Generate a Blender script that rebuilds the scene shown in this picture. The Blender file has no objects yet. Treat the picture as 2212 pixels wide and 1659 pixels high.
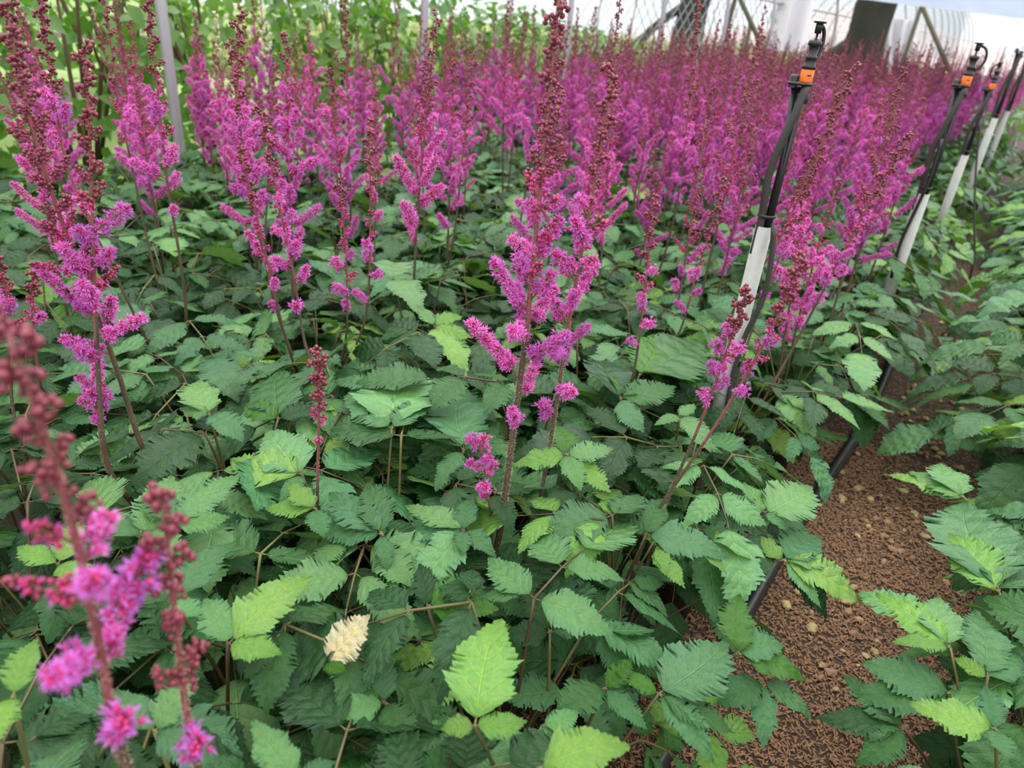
import bpy, math, random
import numpy as np
from mathutils import Vector, Matrix
random.seed(7); RNG = np.random.default_rng(7)
SC = bpy.context.scene; COL = SC.collection
R_ = random.uniform

# ------------------------------------------------------------------ camera
F, CH, TH = 1534.0, 1.0, math.radians(27.7)          # focal length in px, camera height, pitch
RO = math.atan2(.091, .996)
_up = np.array([math.sin(RO)*math.cos(TH), math.cos(RO)*math.cos(TH), math.sin(TH)])
_fw = np.array([0, 0, -1.0]); _Y = _fw - _up*_fw.dot(_up); _Y /= np.linalg.norm(_Y)
RW = np.stack([np.cross(_Y, _up), _Y, _up])           # camera axes -> world axes
cam = bpy.data.cameras.new('camera'); co = bpy.data.objects.new('camera', cam); COL.objects.link(co)
cam.sensor_width = 36; cam.lens = F/2212*36; cam.clip_start = .02; cam.clip_end = 300
cam.dof.use_dof = True; cam.dof.focus_distance = 1.0; cam.dof.aperture_fstop = 5.2
m4 = Matrix([list(RW[i])+[(0, 0, CH)[i]] for i in range(3)]+[[0, 0, 0, 1]])
co.matrix_world = m4; SC.camera = co

# ------------------------------------------------------------------ overcast sky
W = bpy.data.worlds.new('overcast_sky'); SC.world = W; W.use_nodes = True
nt = W.node_tree; nt.nodes.clear()
n_o = nt.nodes.new('ShaderNodeOutputWorld'); n_b = nt.nodes.new('ShaderNodeBackground')
n_t = nt.nodes.new('ShaderNodeTexCoord'); n_s = nt.nodes.new('ShaderNodeSeparateXYZ'); n_r = nt.nodes.new('ShaderNodeValToRGB')
nt.links.new(n_t.outputs['Generated'], n_s.inputs[0]); nt.links.new(n_s.outputs['Z'], n_r.inputs[0])
n_r.color_ramp.elements[0].position = 0; n_r.color_ramp.elements[0].color = (.42, .44, .46, 1)
n_r.color_ramp.elements[1].position = .9; n_r.color_ramp.elements[1].color = (1, 1.0, 1.0, 1)
nt.links.new(n_r.outputs[0], n_b.inputs[0]); n_b.inputs[1].default_value = 1.55
nt.links.new(n_b.outputs[0], n_o.inputs[0])
sun = bpy.data.lights.new('veiled_sun', 'SUN'); sun.energy = 1.6; sun.angle = math.radians(70); sun.color = (1, .98, .94)
so = bpy.data.objects.new('veiled_sun', sun); COL.objects.link(so); so.rotation_euler = (math.radians(-18), math.radians(12), 0)
SC.cycles.max_bounces = 4; SC.cycles.diffuse_bounces = 2; SC.cycles.glossy_bounces = 1; SC.cycles.transmission_bounces = 2; SC.cycles.adaptive_threshold = .05
vs = SC.view_settings; vs.view_transform = 'Standard'; vs.look = 'None'; vs.exposure = .84; vs.gamma = 1; vs.use_curve_mapping = False

# ------------------------------------------------------------------ geometry helpers
def ray(px, py): return RW @ np.array([(px-1106)/F, -(py-829.5)/F, -1.0])
def G(px, py, z):                       # point of the place that lies at height z
    d = ray(px, py); t = (z-CH)/d[2]; return np.array([d[0]*t, d[1]*t, z])
def proj(p):
    c = RW.T @ (np.asarray(p, float)-np.array([0, 0, CH])); return 1106-F*c[0]/c[2], 829.5+F*c[1]/c[2], -c[2]
E1 = np.array([.543, .84, 0]); E2 = np.array([-.84, .543, 0]); O0 = np.array([-.168, 0, 0])
def bed(u, v, z=0): return O0+E1*u+E2*v+np.array([0, 0, z])
def bedinv(p): q = np.asarray(p)-O0; return q.dot(E1), q.dot(E2)

class A:                                # triangle soup with material indices and uv
    def __init__(s): s.V=[]; s.F=[]; s.M=[]; s.U=[]; s.n=0
    def add(s, V, Fc, m=0, U=None):
        V = np.asarray(V, float); Fc = np.asarray(Fc, int)
        s.V.append(V); s.F.append(Fc+s.n); s.n += len(V)
        s.M.append(np.full(len(Fc), m) if np.isscalar(m) else np.asarray(m))
        s.U.append(np.zeros((len(V), 2)) if U is None else U)
        return s
    def pack(s):
        return (np.concatenate(s.V), np.concatenate(s.F), np.concatenate(s.M), np.concatenate(s.U))
    def join(s, pk, M=None):
        V, Fc, m, U = pk
        if M is not None: M = np.array(M); V = V @ M[:3, :3].T + M[:3, 3]
        return s.add(V, Fc, m, U)
def mesh(name, pk, mats, smooth=True):
    if isinstance(pk, A): pk = pk.pack()
    V, Fc, Mi, U = pk
    me = bpy.data.meshes.new(name); n = len(Fc)
    me.vertices.add(len(V)); me.vertices.foreach_set('co', V.astype(np.float32).ravel())
    me.loops.add(3*n); me.loops.foreach_set('vertex_index', Fc.astype(np.int32).ravel())
    me.polygons.add(n); me.polygons.foreach_set('loop_start', np.arange(0, 3*n, 3, dtype=np.int32))
    me.polygons.foreach_set('material_index', Mi.astype(np.int32))
    me.polygons.foreach_set('use_smooth', np.full(n, smooth))
    if U.any():
        uv = me.uv_layers.new(name='UVMap'); uv.data.foreach_set('uv', U[Fc.ravel()].astype(np.float32).ravel())
    for m in mats: me.materials.append(m)
    me.update(calc_edges=True); return me
def ob(name, me, parent=None, M=None, color=None, kind=None):
    o = bpy.data.objects.new(name, me); COL.objects.link(o)
    if parent is not None: o.parent = parent
    if M is not None: o.matrix_basis = M
    if color is not None: o.color = color
    if kind: o['kind'] = kind
    return o
def tag(o, label, cat, group=None, kind=None):
    o['label'] = label; o['category'] = cat
    if group: o['group'] = group
    if kind: o['kind'] = kind
    return o
def frame_of(t):
    t = t/np.linalg.norm(t); a = np.array([0, 0, 1.]) if abs(t[2]) < .9 else np.array([1., 0, 0])
    x = np.cross(a, t); x /= np.linalg.norm(x); return x, np.cross(t, x), t
def tube(P, r, k=6, cap=True):
    P = np.asarray(P, float); n = len(P); r = np.full(n, r) if np.isscalar(r) else np.asarray(r)
    V = []; T = np.gradient(P, axis=0); x, y, t = frame_of(T[0])
    for i in range(n):
        t = T[i]/np.linalg.norm(T[i]); x = x-t*x.dot(t); x /= np.linalg.norm(x); y = np.cross(t, x)
        a = np.arange(k)*2*math.pi/k
        V.append(P[i]+r[i]*(np.cos(a)[:, None]*x+np.sin(a)[:, None]*y))
    V = np.concatenate(V); Fc = []
    for i in range(n-1):
        for j in range(k):
            a, b = i*k+j, i*k+(j+1) % k; Fc += [(a, b, b+k), (a, b+k, a+k)]
    if cap:
        for s, b0 in ((0, 0), (1, (n-1)*k)):
            V = np.vstack([V, P[0 if s == 0 else -1]]); c = len(V)-1
            Fc += [((b0+(j+1) % k, b0+j, c) if s == 0 else (b0+j, b0+(j+1) % k, c)) for j in range(k)]
    return V, np.array(Fc)
def lathe(prof, k=16, c=(0, 0, 0)):     # profile of (radius, z)
    a = np.arange(k)*2*math.pi/k; V = []
    for r, z in prof: V.append(np.stack([r*np.cos(a)+c[0], r*np.sin(a)+c[1], np.full(k, z+c[2])], 1))
    V = np.concatenate(V); Fc = []
    for i in range(len(prof)-1):
        for j in range(k):
            p, q = i*k+j, i*k+(j+1) % k; Fc += [(p, q, q+k), (p, q+k, p+k)]
    return V, np.array(Fc)
def box(c, s, M=None):
    V = np.array([[x, y, z] for x in (-.5, .5) for y in (-.5, .5) for z in (-.5, .5)])*np.array(s)
    if M is not None: V = V @ np.array(M).T
    Fc = [(0,1,3),(0,3,2),(4,6,7),(4,7,5),(0,4,5),(0,5,1),(2,3,7),(2,7,6),(0,2,6),(0,6,4),(1,5,7),(1,7,3)]
    return V+np.array(c), np.array(Fc)
def smooth_path(P, n):
    P = np.asarray(P, float); d = np.r_[0, np.cumsum(np.linalg.norm(np.diff(P, axis=0), axis=1))]; d /= d[-1]
    t = np.linspace(0, 1, n); Q = np.stack([np.interp(t, d, P[:, i]) for i in range(3)], 1)
    for _ in range(max(2, n//6)): Q[1:-1] = (Q[:-2]+2*Q[1:-1]+Q[2:])/4
    return Q
_g = (1+5**.5)/2
ICO_V = np.array([(-1,_g,0),(1,_g,0),(-1,-_g,0),(1,-_g,0),(0,-1,_g),(0,1,_g),(0,-1,-_g),(0,1,-_g),(_g,0,-1),(_g,0,1),(-_g,0,-1),(-_g,0,1)])
ICO_V /= np.linalg.norm(ICO_V[0])
ICO_F = np.array([(0,11,5),(0,5,1),(0,1,7),(0,7,10),(0,10,11),(1,5,9),(5,11,4),(11,10,2),(10,7,6),(7,1,8),(3,9,4),(3,4,2),(3,2,6),(3,6,8),(3,8,9),(4,9,5),(2,4,11),(6,2,10),(8,6,7),(9,8,1)])
def axes(y, nrm):                        # matrix with Y along y and Z near nrm
    y = np.asarray(y, float); L = np.linalg.norm(y); y = y/L; z = nrm-y*np.dot(nrm, y); z /= np.linalg.norm(z); x = np.cross(y, z)
    return x, y, z, L
def mat4(x, y, z, p): return Matrix([[x[i], y[i], z[i], p[i]] for i in range(3)]+[[0, 0, 0, 1]])

# ------------------------------------------------------------------ materials
def new_mat(name):
    m = bpy.data.materials.new(name); m.use_nodes = True; t = m.node_tree
    return m, t, t.nodes['Principled BSDF']
def nd(t, ty, **k):
    n = t.nodes.new(ty)
    for a, b in k.items(): setattr(n, a, b)
    return n
def math_n(t, op, a, b=None, c=None):
    n = nd(t, 'ShaderNodeMath', operation=op)
    for i, v in enumerate((a, b, c)):
        if v is None: continue
        if hasattr(v, 'links'): t.links.new(v, n.inputs[i])
        else: n.inputs[i].default_value = v
    return n.outputs[0]
def mixc(t, f, a, b, mode='MIX'):
    n = nd(t, 'ShaderNodeMix', data_type='RGBA', blend_type=mode)
    for i, v in ((0, f), (6, a), (7, b)):
        if hasattr(v, 'links'): t.links.new(v, n.inputs[i])
        else: n.inputs[i].default_value = v if i == 0 else (*v, 1)
    return n.outputs[2]
def simple(name, col, rough=.5, var=.25, scale=60, metal=0, spec=.5, bump=0, sheen=0, rnd=0, trans=0):
    m, t, b = new_mat(name)
    tc = nd(t, 'ShaderNodeTexCoord'); nz = nd(t, 'ShaderNodeTexNoise'); nz.inputs['Scale'].default_value = scale; nz.inputs['Detail'].default_value = 4
    t.links.new(tc.outputs['Object'], nz.inputs['Vector'])
    lo = [c*(1-var) for c in col]; hi = [min(1, c*(1+var)) for c in col]
    c = mixc(t, nz.outputs['Fac'], lo, hi)
    if rnd:
        oi = nd(t, 'ShaderNodeObjectInfo'); hs = nd(t, 'ShaderNodeHueSaturation')
        t.links.new(math_n(t, 'MULTIPLY_ADD', oi.outputs['Random'], rnd*.10, .5-rnd*.05), hs.inputs['Hue'])
        t.links.new(math_n(t, 'MULTIPLY_ADD', oi.outputs['Random'], rnd*.7, 1-rnd*.35), hs.inputs['Value'])
        t.links.new(c, hs.inputs['Color']); c = hs.outputs[0]
    t.links.new(c, b.inputs['Base Color'])
    b.inputs['Roughness'].default_value = rough; b.inputs['Metallic'].default_value = metal; b.inputs['Specular IOR Level'].default_value = spec
    if bump:
        bp = nd(t, 'ShaderNodeBump'); bp.inputs['Strength'].default_value = bump; bp.inputs['Distance'].default_value = .002
        t.links.new(nz.outputs['Fac'], bp.inputs['Height']); t.links.new(bp.outputs[0], b.inputs['Normal'])
    if trans:
        tr = nd(t, 'ShaderNodeBsdfTranslucent'); t.links.new(c, tr.inputs[0]); mx = nd(t, 'ShaderNodeMixShader'); mx.inputs[0].default_value = trans
        t.links.new(b.outputs[0], mx.inputs[1]); t.links.new(tr.outputs[0], mx.inputs[2]); t.links.new(mx.outputs[0], t.nodes['Material Output'].inputs[0])
    return m
def leaf_material():
    m, t, b = new_mat('astilbe_leaf')
    uv = nd(t, 'ShaderNodeUVMap'); uv.uv_map = 'UVMap'; s = nd(t, 'ShaderNodeSeparateXYZ'); t.links.new(uv.outputs[0], s.inputs[0])
    u = math_n(t, 'ABSOLUTE', math_n(t, 'MULTIPLY_ADD', s.outputs[0], 2, -1)); v = s.outputs[1]
    w = math_n(t, 'FRACT', math_n(t, 'SUBTRACT', math_n(t, 'MULTIPLY', v, 6), math_n(t, 'MULTIPLY', u, 1.6)))
    d = math_n(t, 'MINIMUM', w, math_n(t, 'SUBTRACT', 1, w))
    def step(x, lo, hi):
        n = nd(t, 'ShaderNodeMapRange', interpolation_type='SMOOTHSTEP'); t.links.new(x, n.inputs[0])
        n.inputs[1].default_value = lo; n.inputs[2].default_value = hi; n.inputs[3].default_value = 1; n.inputs[4].default_value = 0
        return n.outputs[0]
    lat = math_n(t, 'MULTIPLY', step(d, .01, .055), step(u, .75, 1.0)); mid = step(u, .012, .055)
    vein = math_n(t, 'MAXIMUM', lat, mid)
    oi = nd(t, 'ShaderNodeObjectInfo'); tc = nd(t, 'ShaderNodeTexCoord')
    nz = nd(t, 'ShaderNodeTexNoise', noise_dimensions='4D'); nz.inputs['Scale'].default_value = 26; nz.inputs['Detail'].default_value = 3
    t.links.new(tc.outputs['Object'], nz.inputs['Vector']); t.links.new(math_n(t, 'MULTIPLY', oi.outputs['Random'], 40), nz.inputs['W'])
    fine = nd(t, 'ShaderNodeTexNoise'); fine.inputs['Scale'].default_value = 22; fine.inputs['Detail'].default_value = 5; fine.inputs['Roughness'].default_value = .62; t.links.new(uv.outputs[0], fine.inputs['Vector'])
    base = oi.outputs['Color']
    young = mixc(t, 1.0, base, (1.5, 1.18, .68), 'MULTIPLY')
    pf = math_n(t, 'MULTIPLY', math_n(t, 'MULTIPLY', step(nz.outputs['Fac'], .62, .42), step(u, .35, 1.05)), .75)
    c = mixc(t, pf, base, young)
    c = mixc(t, math_n(t, 'MULTIPLY', vein, .45), c, mixc(t, 1.0, base, (2.3, 1.9, 1.5), 'MULTIPLY'))
    geo = nd(t, 'ShaderNodeNewGeometry')
    under = mixc(t, .35, base, (.22, .33, .12))
    c = mixc(t, geo.outputs['Backfacing'], c, under)
    t.links.new(c, b.inputs['Base Color'])
    b.inputs['Roughness'].default_value = .30; b.inputs['Specular IOR Level'].default_value = .5
    h = math_n(t, 'ADD', math_n(t, 'MULTIPLY', math_n(t, 'POWER', d, .6), 1.0), math_n(t, 'MULTIPLY', fine.outputs['Fac'], 1.0))
    h = math_n(t, 'SUBTRACT', h, math_n(t, 'MULTIPLY', mid, .5))
    bp = nd(t, 'ShaderNodeBump'); bp.inputs['Strength'].default_value = .8; bp.inputs['Distance'].default_value = .003
    t.links.new(h, bp.inputs['Height']); t.links.new(bp.outputs[0], b.inputs['Normal'])
    tr = nd(t, 'ShaderNodeBsdfTranslucent'); t.links.new(mixc(t, 1.0, c, (1.3, 1.5, .5), 'MULTIPLY'), tr.inputs[0]); t.links.new(bp.outputs[0], tr.inputs[1])
    mx = nd(t, 'ShaderNodeMixShader'); mx.inputs[0].default_value = .22
    t.links.new(b.outputs[0], mx.inputs[1]); t.links.new(tr.outputs[0], mx.inputs[2]); t.links.new(mx.outputs[0], t.nodes['Material Output'].inputs[0])
    return m
M_LEAF = leaf_material()
M_PET = simple('leaf_stalk', (.080, .062, .020), .5, .5, 30, rnd=1.0)
M_STALK = simple('flower_stalk', (.21, .062, .058), .55, .35, 40)
M_STALKG = simple('flower_stalk_foot', (.085, .058, .034), .55, .5, 40)
M_BUD = simple('flower_bud', (.185, .026, .045), .38, .3, 200)
M_BUDR = simple('flower_bud_opening', (.42, .022, .115), .45, .3, 200)
M_PETAL = simple('petal', (.71, .195, .69), .6, .2, 150, rnd=.7, trans=.35)
M_CORE = simple('flower_core', (.50, .018, .15), .5, .3, 200)
M_HAIR = simple('stem_hair', (.60, .45, .34), .6, .2, 100)
M_POT = simple('pot_plastic', (.012, .012, .013), .4, .3, 30)
M_BLACK = simple('black_plastic', (.013, .013, .014), .36, .4, 60, bump=.2)
M_HOSE = simple('worn_hose', (.035, .029, .026), .5, .4, 50, bump=.2)
M_PVC = simple('white_pvc', (.31, .32, .29), .42, .3, 40, bump=.3)
M_ORANGE = simple('orange_plastic', (.80, .17, .012), .4, .08, 40)
M_GALV = simple('galvanised_pipe', (.42, .40, .43), .4, .15, 12, metal=.3)
M_HUSK = simple('rice_husk', (.31, .17, .09), .7, .6, 130)
M_SOIL = simple('soil', (.055, .032, .020), .9, .5, 90, bump=.8)
M_PEB = simple('gravel_stone', (.42, .29, .15), .75, .4, 120, bump=.5, rnd=.8)
M_WOOD = simple('mossy_bark', (.028, .030, .018), .9, .6, 6, bump=1)
M_POLE = simple('bamboo_brace', (.07, .065, .03), .7, .3, 20)
M_FILM = simple('greenhouse_film', (.36, .41, .52), .7, .15, 3, spec=.2, trans=.6)
M_WHITE = simple('white_sheet', (.80, .78, .82), .5, .08, 4)
M_NET = simple('net_cord', (.30, .36, .40), .6, .2, 20)
M_SHRUB = None
M_GRASS = simple('meadow', (.17, .25, .06), .8, .5, 1.5)
M_BLADE = simple('meadow_blade', (.38, .40, .12), .6, .5, 2)
M_STRAW = simple('dry_grass', (.50, .40, .28), .7, .4, 5)
M_HILL = simple('far_hill', (.42, .35, .34), .9, .2, .3)

# ------------------------------------------------------------------ setting: floor, hill
SPATH = -.27
def ground_mesh():
    n = 60; xs = np.linspace(-14, 30, n); ys = np.linspace(-2, 40, n)
    X, Yy = np.meshgrid(xs, ys); V = np.stack([X.ravel(), Yy.ravel(), np.full(n*n, 0.)], 1)
    Fc = []
    for i in range(n-1):
        for j in range(n-1):
            a = i*n+j; Fc += [(a, a+1, a+n+1), (a, a+n+1, a+n)]
    return A().add(V, Fc, 0)
floor = ob('floor', mesh('floor', ground_mesh(), [M_SOIL]), kind='structure')
floor['label'] = 'brown earth path and bed floor strewn with rice husks'; floor['category'] = 'floor'
def husks():
    n = 70000; base = np.array([(0, -1, 0), (.28, 0, .0), (0, 1, 0), (-.28, 0, 0), (0, 0, .22)], float)
    Fc = np.array([(0, 1, 4), (1, 2, 4), (2, 3, 4), (3, 0, 4)]); g = RNG
    u = np.where(np.arange(n) > 48000, g.uniform(.25, 4.5, n), g.uniform(.35, 2.1, n)); v = g.uniform(-.62, .22, n)
    P = O0+np.outer(u, E1)+np.outer(v, E2); P[:, 2] = g.uniform(.001, .008, n)
    yaw = g.uniform(0, 6.283, n); s = g.uniform(.0042, .0068, n); tl = g.uniform(-.35, .35, n); c, q = np.cos(yaw), np.sin(yaw)
    b = base[None]*s[:, None, None]
    V = np.stack([b[..., 0]*c[:, None]-b[..., 1]*q[:, None], b[..., 0]*q[:, None]+b[..., 1]*c[:, None], b[..., 2]+b[..., 1]*tl[:, None]], 2)+P[:, None, :]
    return A().add(V.reshape(-1, 3), (Fc[None]+5*np.arange(n)[:, None, None]).reshape(-1, 3), 0)
ob('rice_husk_litter', mesh('rice_husk_litter', husks(), [M_HUSK], False), floor, kind='stuff')
peb_me = []
for i in range(5):
    v = ICO_V*np.array([1, R_(.6, .85), R_(.4, .55)])*(1+RNG.uniform(-.18, .18, (12, 1)))
    peb_me.append(mesh('pebble', A().add(v, ICO_F, 0), [M_PEB], False))
for i in range(290):
    u = R_(1.15, 3.4) if i > 25 else R_(.4, 1.2); v = random.gauss(-.20, .10); s = R_(.005, .014)
    p = bed(u, v, .004+s*.3)
    ob('pebble', random.choice(peb_me), floor, Matrix.Translation(p) @ Matrix.Rotation(R_(0, 6.28), 4, 'Z') @ Matrix.Diagonal((s, s, s, 1)))

# ------------------------------------------------------------------ leaf library
def leaflet_pack(seed, wr=.52, lob=1.0):
    """ovate, pointed leaflet of unit length along +Y with an irregular double-toothed margin"""
    rg = random.Random(seed); NT = 16
    lph = {-1: rg.uniform(0, 6.28), 1: rg.uniform(0, 6.28)}; lam = rg.uniform(.03, .13)
    def w(v): return wr*1.75*(max(v, 0)**.70)*(max(1-v, 0)**1.12)
    st = [0.0]
    for k in range(NT):
        st += [.035+.93*(k+rg.uniform(-.12, .12))/NT, .035+.93*(k+.70+rg.uniform(-.1, .1))/NT]
    st.append(1.0); V = []; U = []
    fold = rg.uniform(.05, .30); droop = rg.uniform(.05, .38); wav = rg.uniform(.008, .028); ph = rg.uniform(0, 6)
    twist = rg.uniform(-.35, .35); bend = rg.uniform(-.10, .10); cols = [-1, -.5, 0, .5, 1]
    big = {-1: [rg.choice((.45, .6, 1.0, 1.45)) for _ in range(NT+2)], 1: [rg.choice((.45, .6, 1.0, 1.45)) for _ in range(NT+2)]}
    for i, v in enumerate(st):
        tip = (i % 2 == 0 and 0 < i < len(st)-1); k = i//2
        hw = w(v) if 0 < i < len(st)-1 else 0.0
        for c in cols:
            a = abs(c); vv = v; x = c*hw*(1+(lam*math.sin(v*19+lph[1 if c > 0 else -1])*a if c else 0))
            if a == 1 and hw > 0:
                b = big[int(c)][k]*(.35+.65*min(1, hw/.18))*lob
                if tip: x += c*.028*b; vv = v+.020*b
                else: x -= c*.014*b
            z = fold*abs(x)-droop*vv*vv*.8-.35*x*x+wav*math.sin(vv*13+ph+c)*a
            z += .010*math.cos(6.283*(6*vv-1.6*a))*(1 if a == .5 else 0)*(1 if hw > .06 else 0)
            z += twist*x*vv
            V.append((x+bend*math.sin(vv*3.1), vv, z)); U.append((.5+.5*c, v))
    Fc = []; n = len(cols)
    for i in range(len(st)-1):
        for j in range(n-1):
            p = i*n+j; Fc += [(p, p+1, p+n+1), (p, p+n+1, p+n)]
    return np.array(V), np.array(Fc), np.zeros(len(Fc), int), np.array(U)
LEAFLETS = [leaflet_pack(11+i, (.50, .58, .45, .54, .62, .48, .56)[i]) for i in range(7)]
LEAFLET_ME = [mesh('leaflet', p, [M_LEAF]) for p in LEAFLETS]
def stalk_pack(paths):
    a = A()
    for P, r0, r1 in paths:
        V, Fc = tube(P, np.linspace(r0, r1, len(P)), 5); a.add(V, Fc, 0)
    return a
UPV = np.array([0, 0, 1.])
def unit(v): return v/np.linalg.norm(v)
def leaf_variant(seed, h, r, size):
    """one compound leaf growing from the crown of a plant towards +X: stalk paths and leaflet placings"""
    rg = random.Random(seed); U = rg.uniform
    J = np.array([r, 0, h]); P = smooth_path([(0, 0, 0), (r*.35, U(-.01, .01), h*.55), J], 9)
    el = U(-.6, .35); d = np.array([math.cos(el), U(-.25, .25), math.sin(el)]); d = unit(d)
    rl = size*U(.42, .60); K = J+d*rl*.55; T = K+unit(d+np.array([0, 0, -.25]))*rl*.45
    paths = [(P, .0026, .0018), (np.array([J, K, T]), .0017, .0011)]
    side = unit(np.cross(UPV, d)); nrm = unit(np.cross(d, side)); lets = []
    def let(p, dr, L, roll):
        dr = unit(dr); n0 = unit(nrm+.25*UPV+side*roll+np.array([U(-.5, .5), U(-.5, .5), 0])); x, y, z, _ = axes(dr, n0)
        q = p+dr*L*.10; paths.append((np.array([p, q]), .0011, .0009))
        lets.append((mat4(x*L, y*L, z*L, q-y*L*.01), rg.randrange(7)))
    let(T, d+UPV*U(-.45, -.05)+side*U(-.15, .15), size*U(.50, .62), U(-.25, .25))
    for s in (-1, 1):
        let(K, d*U(.5, .8)+side*s+UPV*U(-.35, .05), size*U(.34, .46), -s*U(0, .35)+U(-.1, .1))
        a = U(.36, .50)
        let(J, d*U(.15, .5)+side*s+UPV*U(-.35, .10), size*a, -s*U(0, .35))
        if rg.random() < .35: let(J+side*s*.012, d*U(-.6, -.1)+side*s+UPV*U(-.4, 0), size*a*.6, -s*U(0, .3))
        if rg.random() < .3: let(J+side*s*.02, d*1.0+side*s*.7+UPV*U(-.2, .1), size*a*.62, -s*U(0, .3))
    return paths, lets
LV = []
for i in range(22):
    k = i/21.0
    LV.append(leaf_variant(100+i, .27-.17*k+R_(-.02, .02), .05+.13*k+R_(-.01, .02), R_(.18, .235)))
LV_STALK = [mesh('leaf', stalk_pack(p), [M_PET]) for p, l in LV]
def joined_leaf(i):
    a = A(); p, l = LV[i]; a.join(stalk_pack(p).pack())
    for M, k in l:
        V, Fc, m, U = LEAFLETS[k]; a.join((V, Fc, m+1, U), M)
    return mesh('leaf', a, [M_PET, M_LEAF])
LV_JOIN = [joined_leaf(i) for i in range(22)]
TONES = {'d': (.012, .058, .013), 'm': (.026, .104, .025), 'l': (.090, .230, .080), 'b': (.120, .270, .050), 'g': (.034, .130, .008), 'p': (.46, .47, .29), 'k': (.048, .155, .060)}
def tone(k, j=.18):
    c = TONES[k]; f = 1+R_(-j, j); return (c[0]*f*R_(.9, 1.1), c[1]*f, c[2]*f*R_(.88, 1.12), 1)

# ------------------------------------------------------------------ flower library (branch along +Z)
PM = [M_STALK, M_BUD, M_BUDR, M_PETAL, M_CORE]
def bead(a, p, r, m):
    s = r*np.array([1, 1, 1.1]); a.add(ICO_V*s+p, ICO_F, m)
def rand_dir(rg):
    z = rg.uniform(-1, 1); t = rg.uniform(0, 6.283); q = math.sqrt(1-z*z); return np.array([q*math.cos(t), q*math.sin(t), z])
OCT_V = np.array([(1,0,0),(-1,0,0),(0,1,0),(0,-1,0),(0,0,1),(0,0,-1)], float)
OCT_F = np.array([(0,2,4),(2,1,4),(1,3,4),(3,0,4),(2,0,5),(1,2,5),(3,1,5),(0,3,5)])
def floret(a, p, out, rg, s=1.0, npet=9):
    """an open floret: red core and strap-like lilac petals"""
    a.add(OCT_V*.0021*s+p+out*.0008, OCT_F, 4)
    x, y, t = frame_of(out); Vs = []; Fs = []
    for k in range(npet):
        th = 6.283*k/npet+rg.uniform(-.3, .3); sp = rg.uniform(.35, 1.25)
        d = unit(t*math.cos(sp)+(x*math.cos(th)+y*math.sin(th))*math.sin(sp)); L = rg.uniform(.0042, .0072)*s
        w = np.cross(d, t); w = w/(np.linalg.norm(w)+1e-9)*rg.uniform(.00045, .00075)*s
        b = p+d*.0006; e = p+d*L+t*L*.05; md = p+d*L*.6
        Vs += [b, md-w, md+w, e]; i = len(Vs)-4; Fs += [(i, i+1, i+2), (i+1, i+3, i+2)]
    a.add(np.array(Vs), np.array(Fs), 3)
def branch_pack(seed, L, o, dense=1.0, lod=0):
    """raceme of length L; o: 0 tight buds, .5 opening, 1 in full bloom"""
    rg = random.Random(seed); a = A(); U = rg.uniform
    bare = .0 if L < .03 else U(.10, .22)
    curve = U(-.12, .18)
    def ax(s): return np.array([curve*L*s*s, 0, L*s])
    V, Fc = tube([ax(s) for s in np.linspace(0, .97, 5)], np.linspace(.0013, .0007, 5), 4, False); a.add(V, Fc, 0)
    n = int(max(9, L*(760 if o < .75 else 1150)*dense)); R0 = .0062 if L > .02 else .0050
    for i in range(n):
        s = bare+(1-bare)*(i+.5)/n; th = i*2.399+U(-.5, .5)
        lump = 1+.28*math.sin(s*L*420+seed)
        taper = min(1, (1-s)*4.0+.30) if o > .75 else min(1, (1-s)*2.6+.32)
        op = o+U(-.22, .22)-(s-.4)*.30
        out = unit(np.array([math.cos(th), math.sin(th), .45+U(-.2, .3)]))
        rr = R0*taper*lump*(U(.55, 1.1) if o < .75 else U(.5, 1.25))
        p = ax(s)+out*rr
        if op < .38: bead(a, p, U(.0019, .0026), 1)
        elif op < .68:
            bead(a, p, U(.0018, .0024), 2)
            if rg.random() < .5: floret(a, p+out*.001, out, rg, .7, 4)
        else: floret(a, p, out, rg, U(.85, 1.25) if not lod else 1.35, 8 if not lod else 5)
    if o < .75: bead(a, ax(1.0), .0022, 1 if o < .4 else 2)
    # a few side clusters near the foot of long racemes
    if L > .045:
        for k in range(rg.choice((1, 2, 2, 3))):
            s = bare+U(-.04, .18); th = U(0, 6.28); c = ax(max(s, .05)); dr = unit(np.array([math.cos(th), math.sin(th), .7])); l2 = U(.008, .016)
            for j in range(int(8*dense+ (6 if o > .7 else 2))):
                q = c+dr*l2*U(.3, 1)+rand_dir(rg)*.0036
                if o > .75: floret(a, q, unit(dr+rand_dir(rg)*.8), rg, 1.0, 7 if not lod else 4)
                else: bead(a, q, U(.0018, .0024), 1 if o < .4 else 2)
    return a.pack()
BR_SPECS = [(.011, 0), (.016, 0), (.022, 0), (.030, 0), (.042, 0), (.058, 0), (.022, .45), (.035, .5), (.050, .5), (.068, .55), (.030, 1), (.045, 1), (.062, 1), (.080, 1), (.098, 1)]
BR = []
for L, o in BR_SPECS:
    for k in range(2):
        pk = branch_pack(500+len(BR), L, o); BR.append((L, o, pk, mesh('flower_branch', pk, PM)))
BRL = [(L, o, branch_pack(900+i, L, o, .75, 1), None) for i, (L, o) in enumerate(BR_SPECS)]
def pick_branch(L, o, lib, rg):
    c = 0 if o < .3 else 1 if o < .72 else 2
    ok = [b for b in lib if (0 if b[1] < .3 else 1 if b[1] < .72 else 2) == c]
    ok.sort(key=lambda b: abs(math.log(b[0]/L))); return rg.choice(ok[:2])
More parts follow.
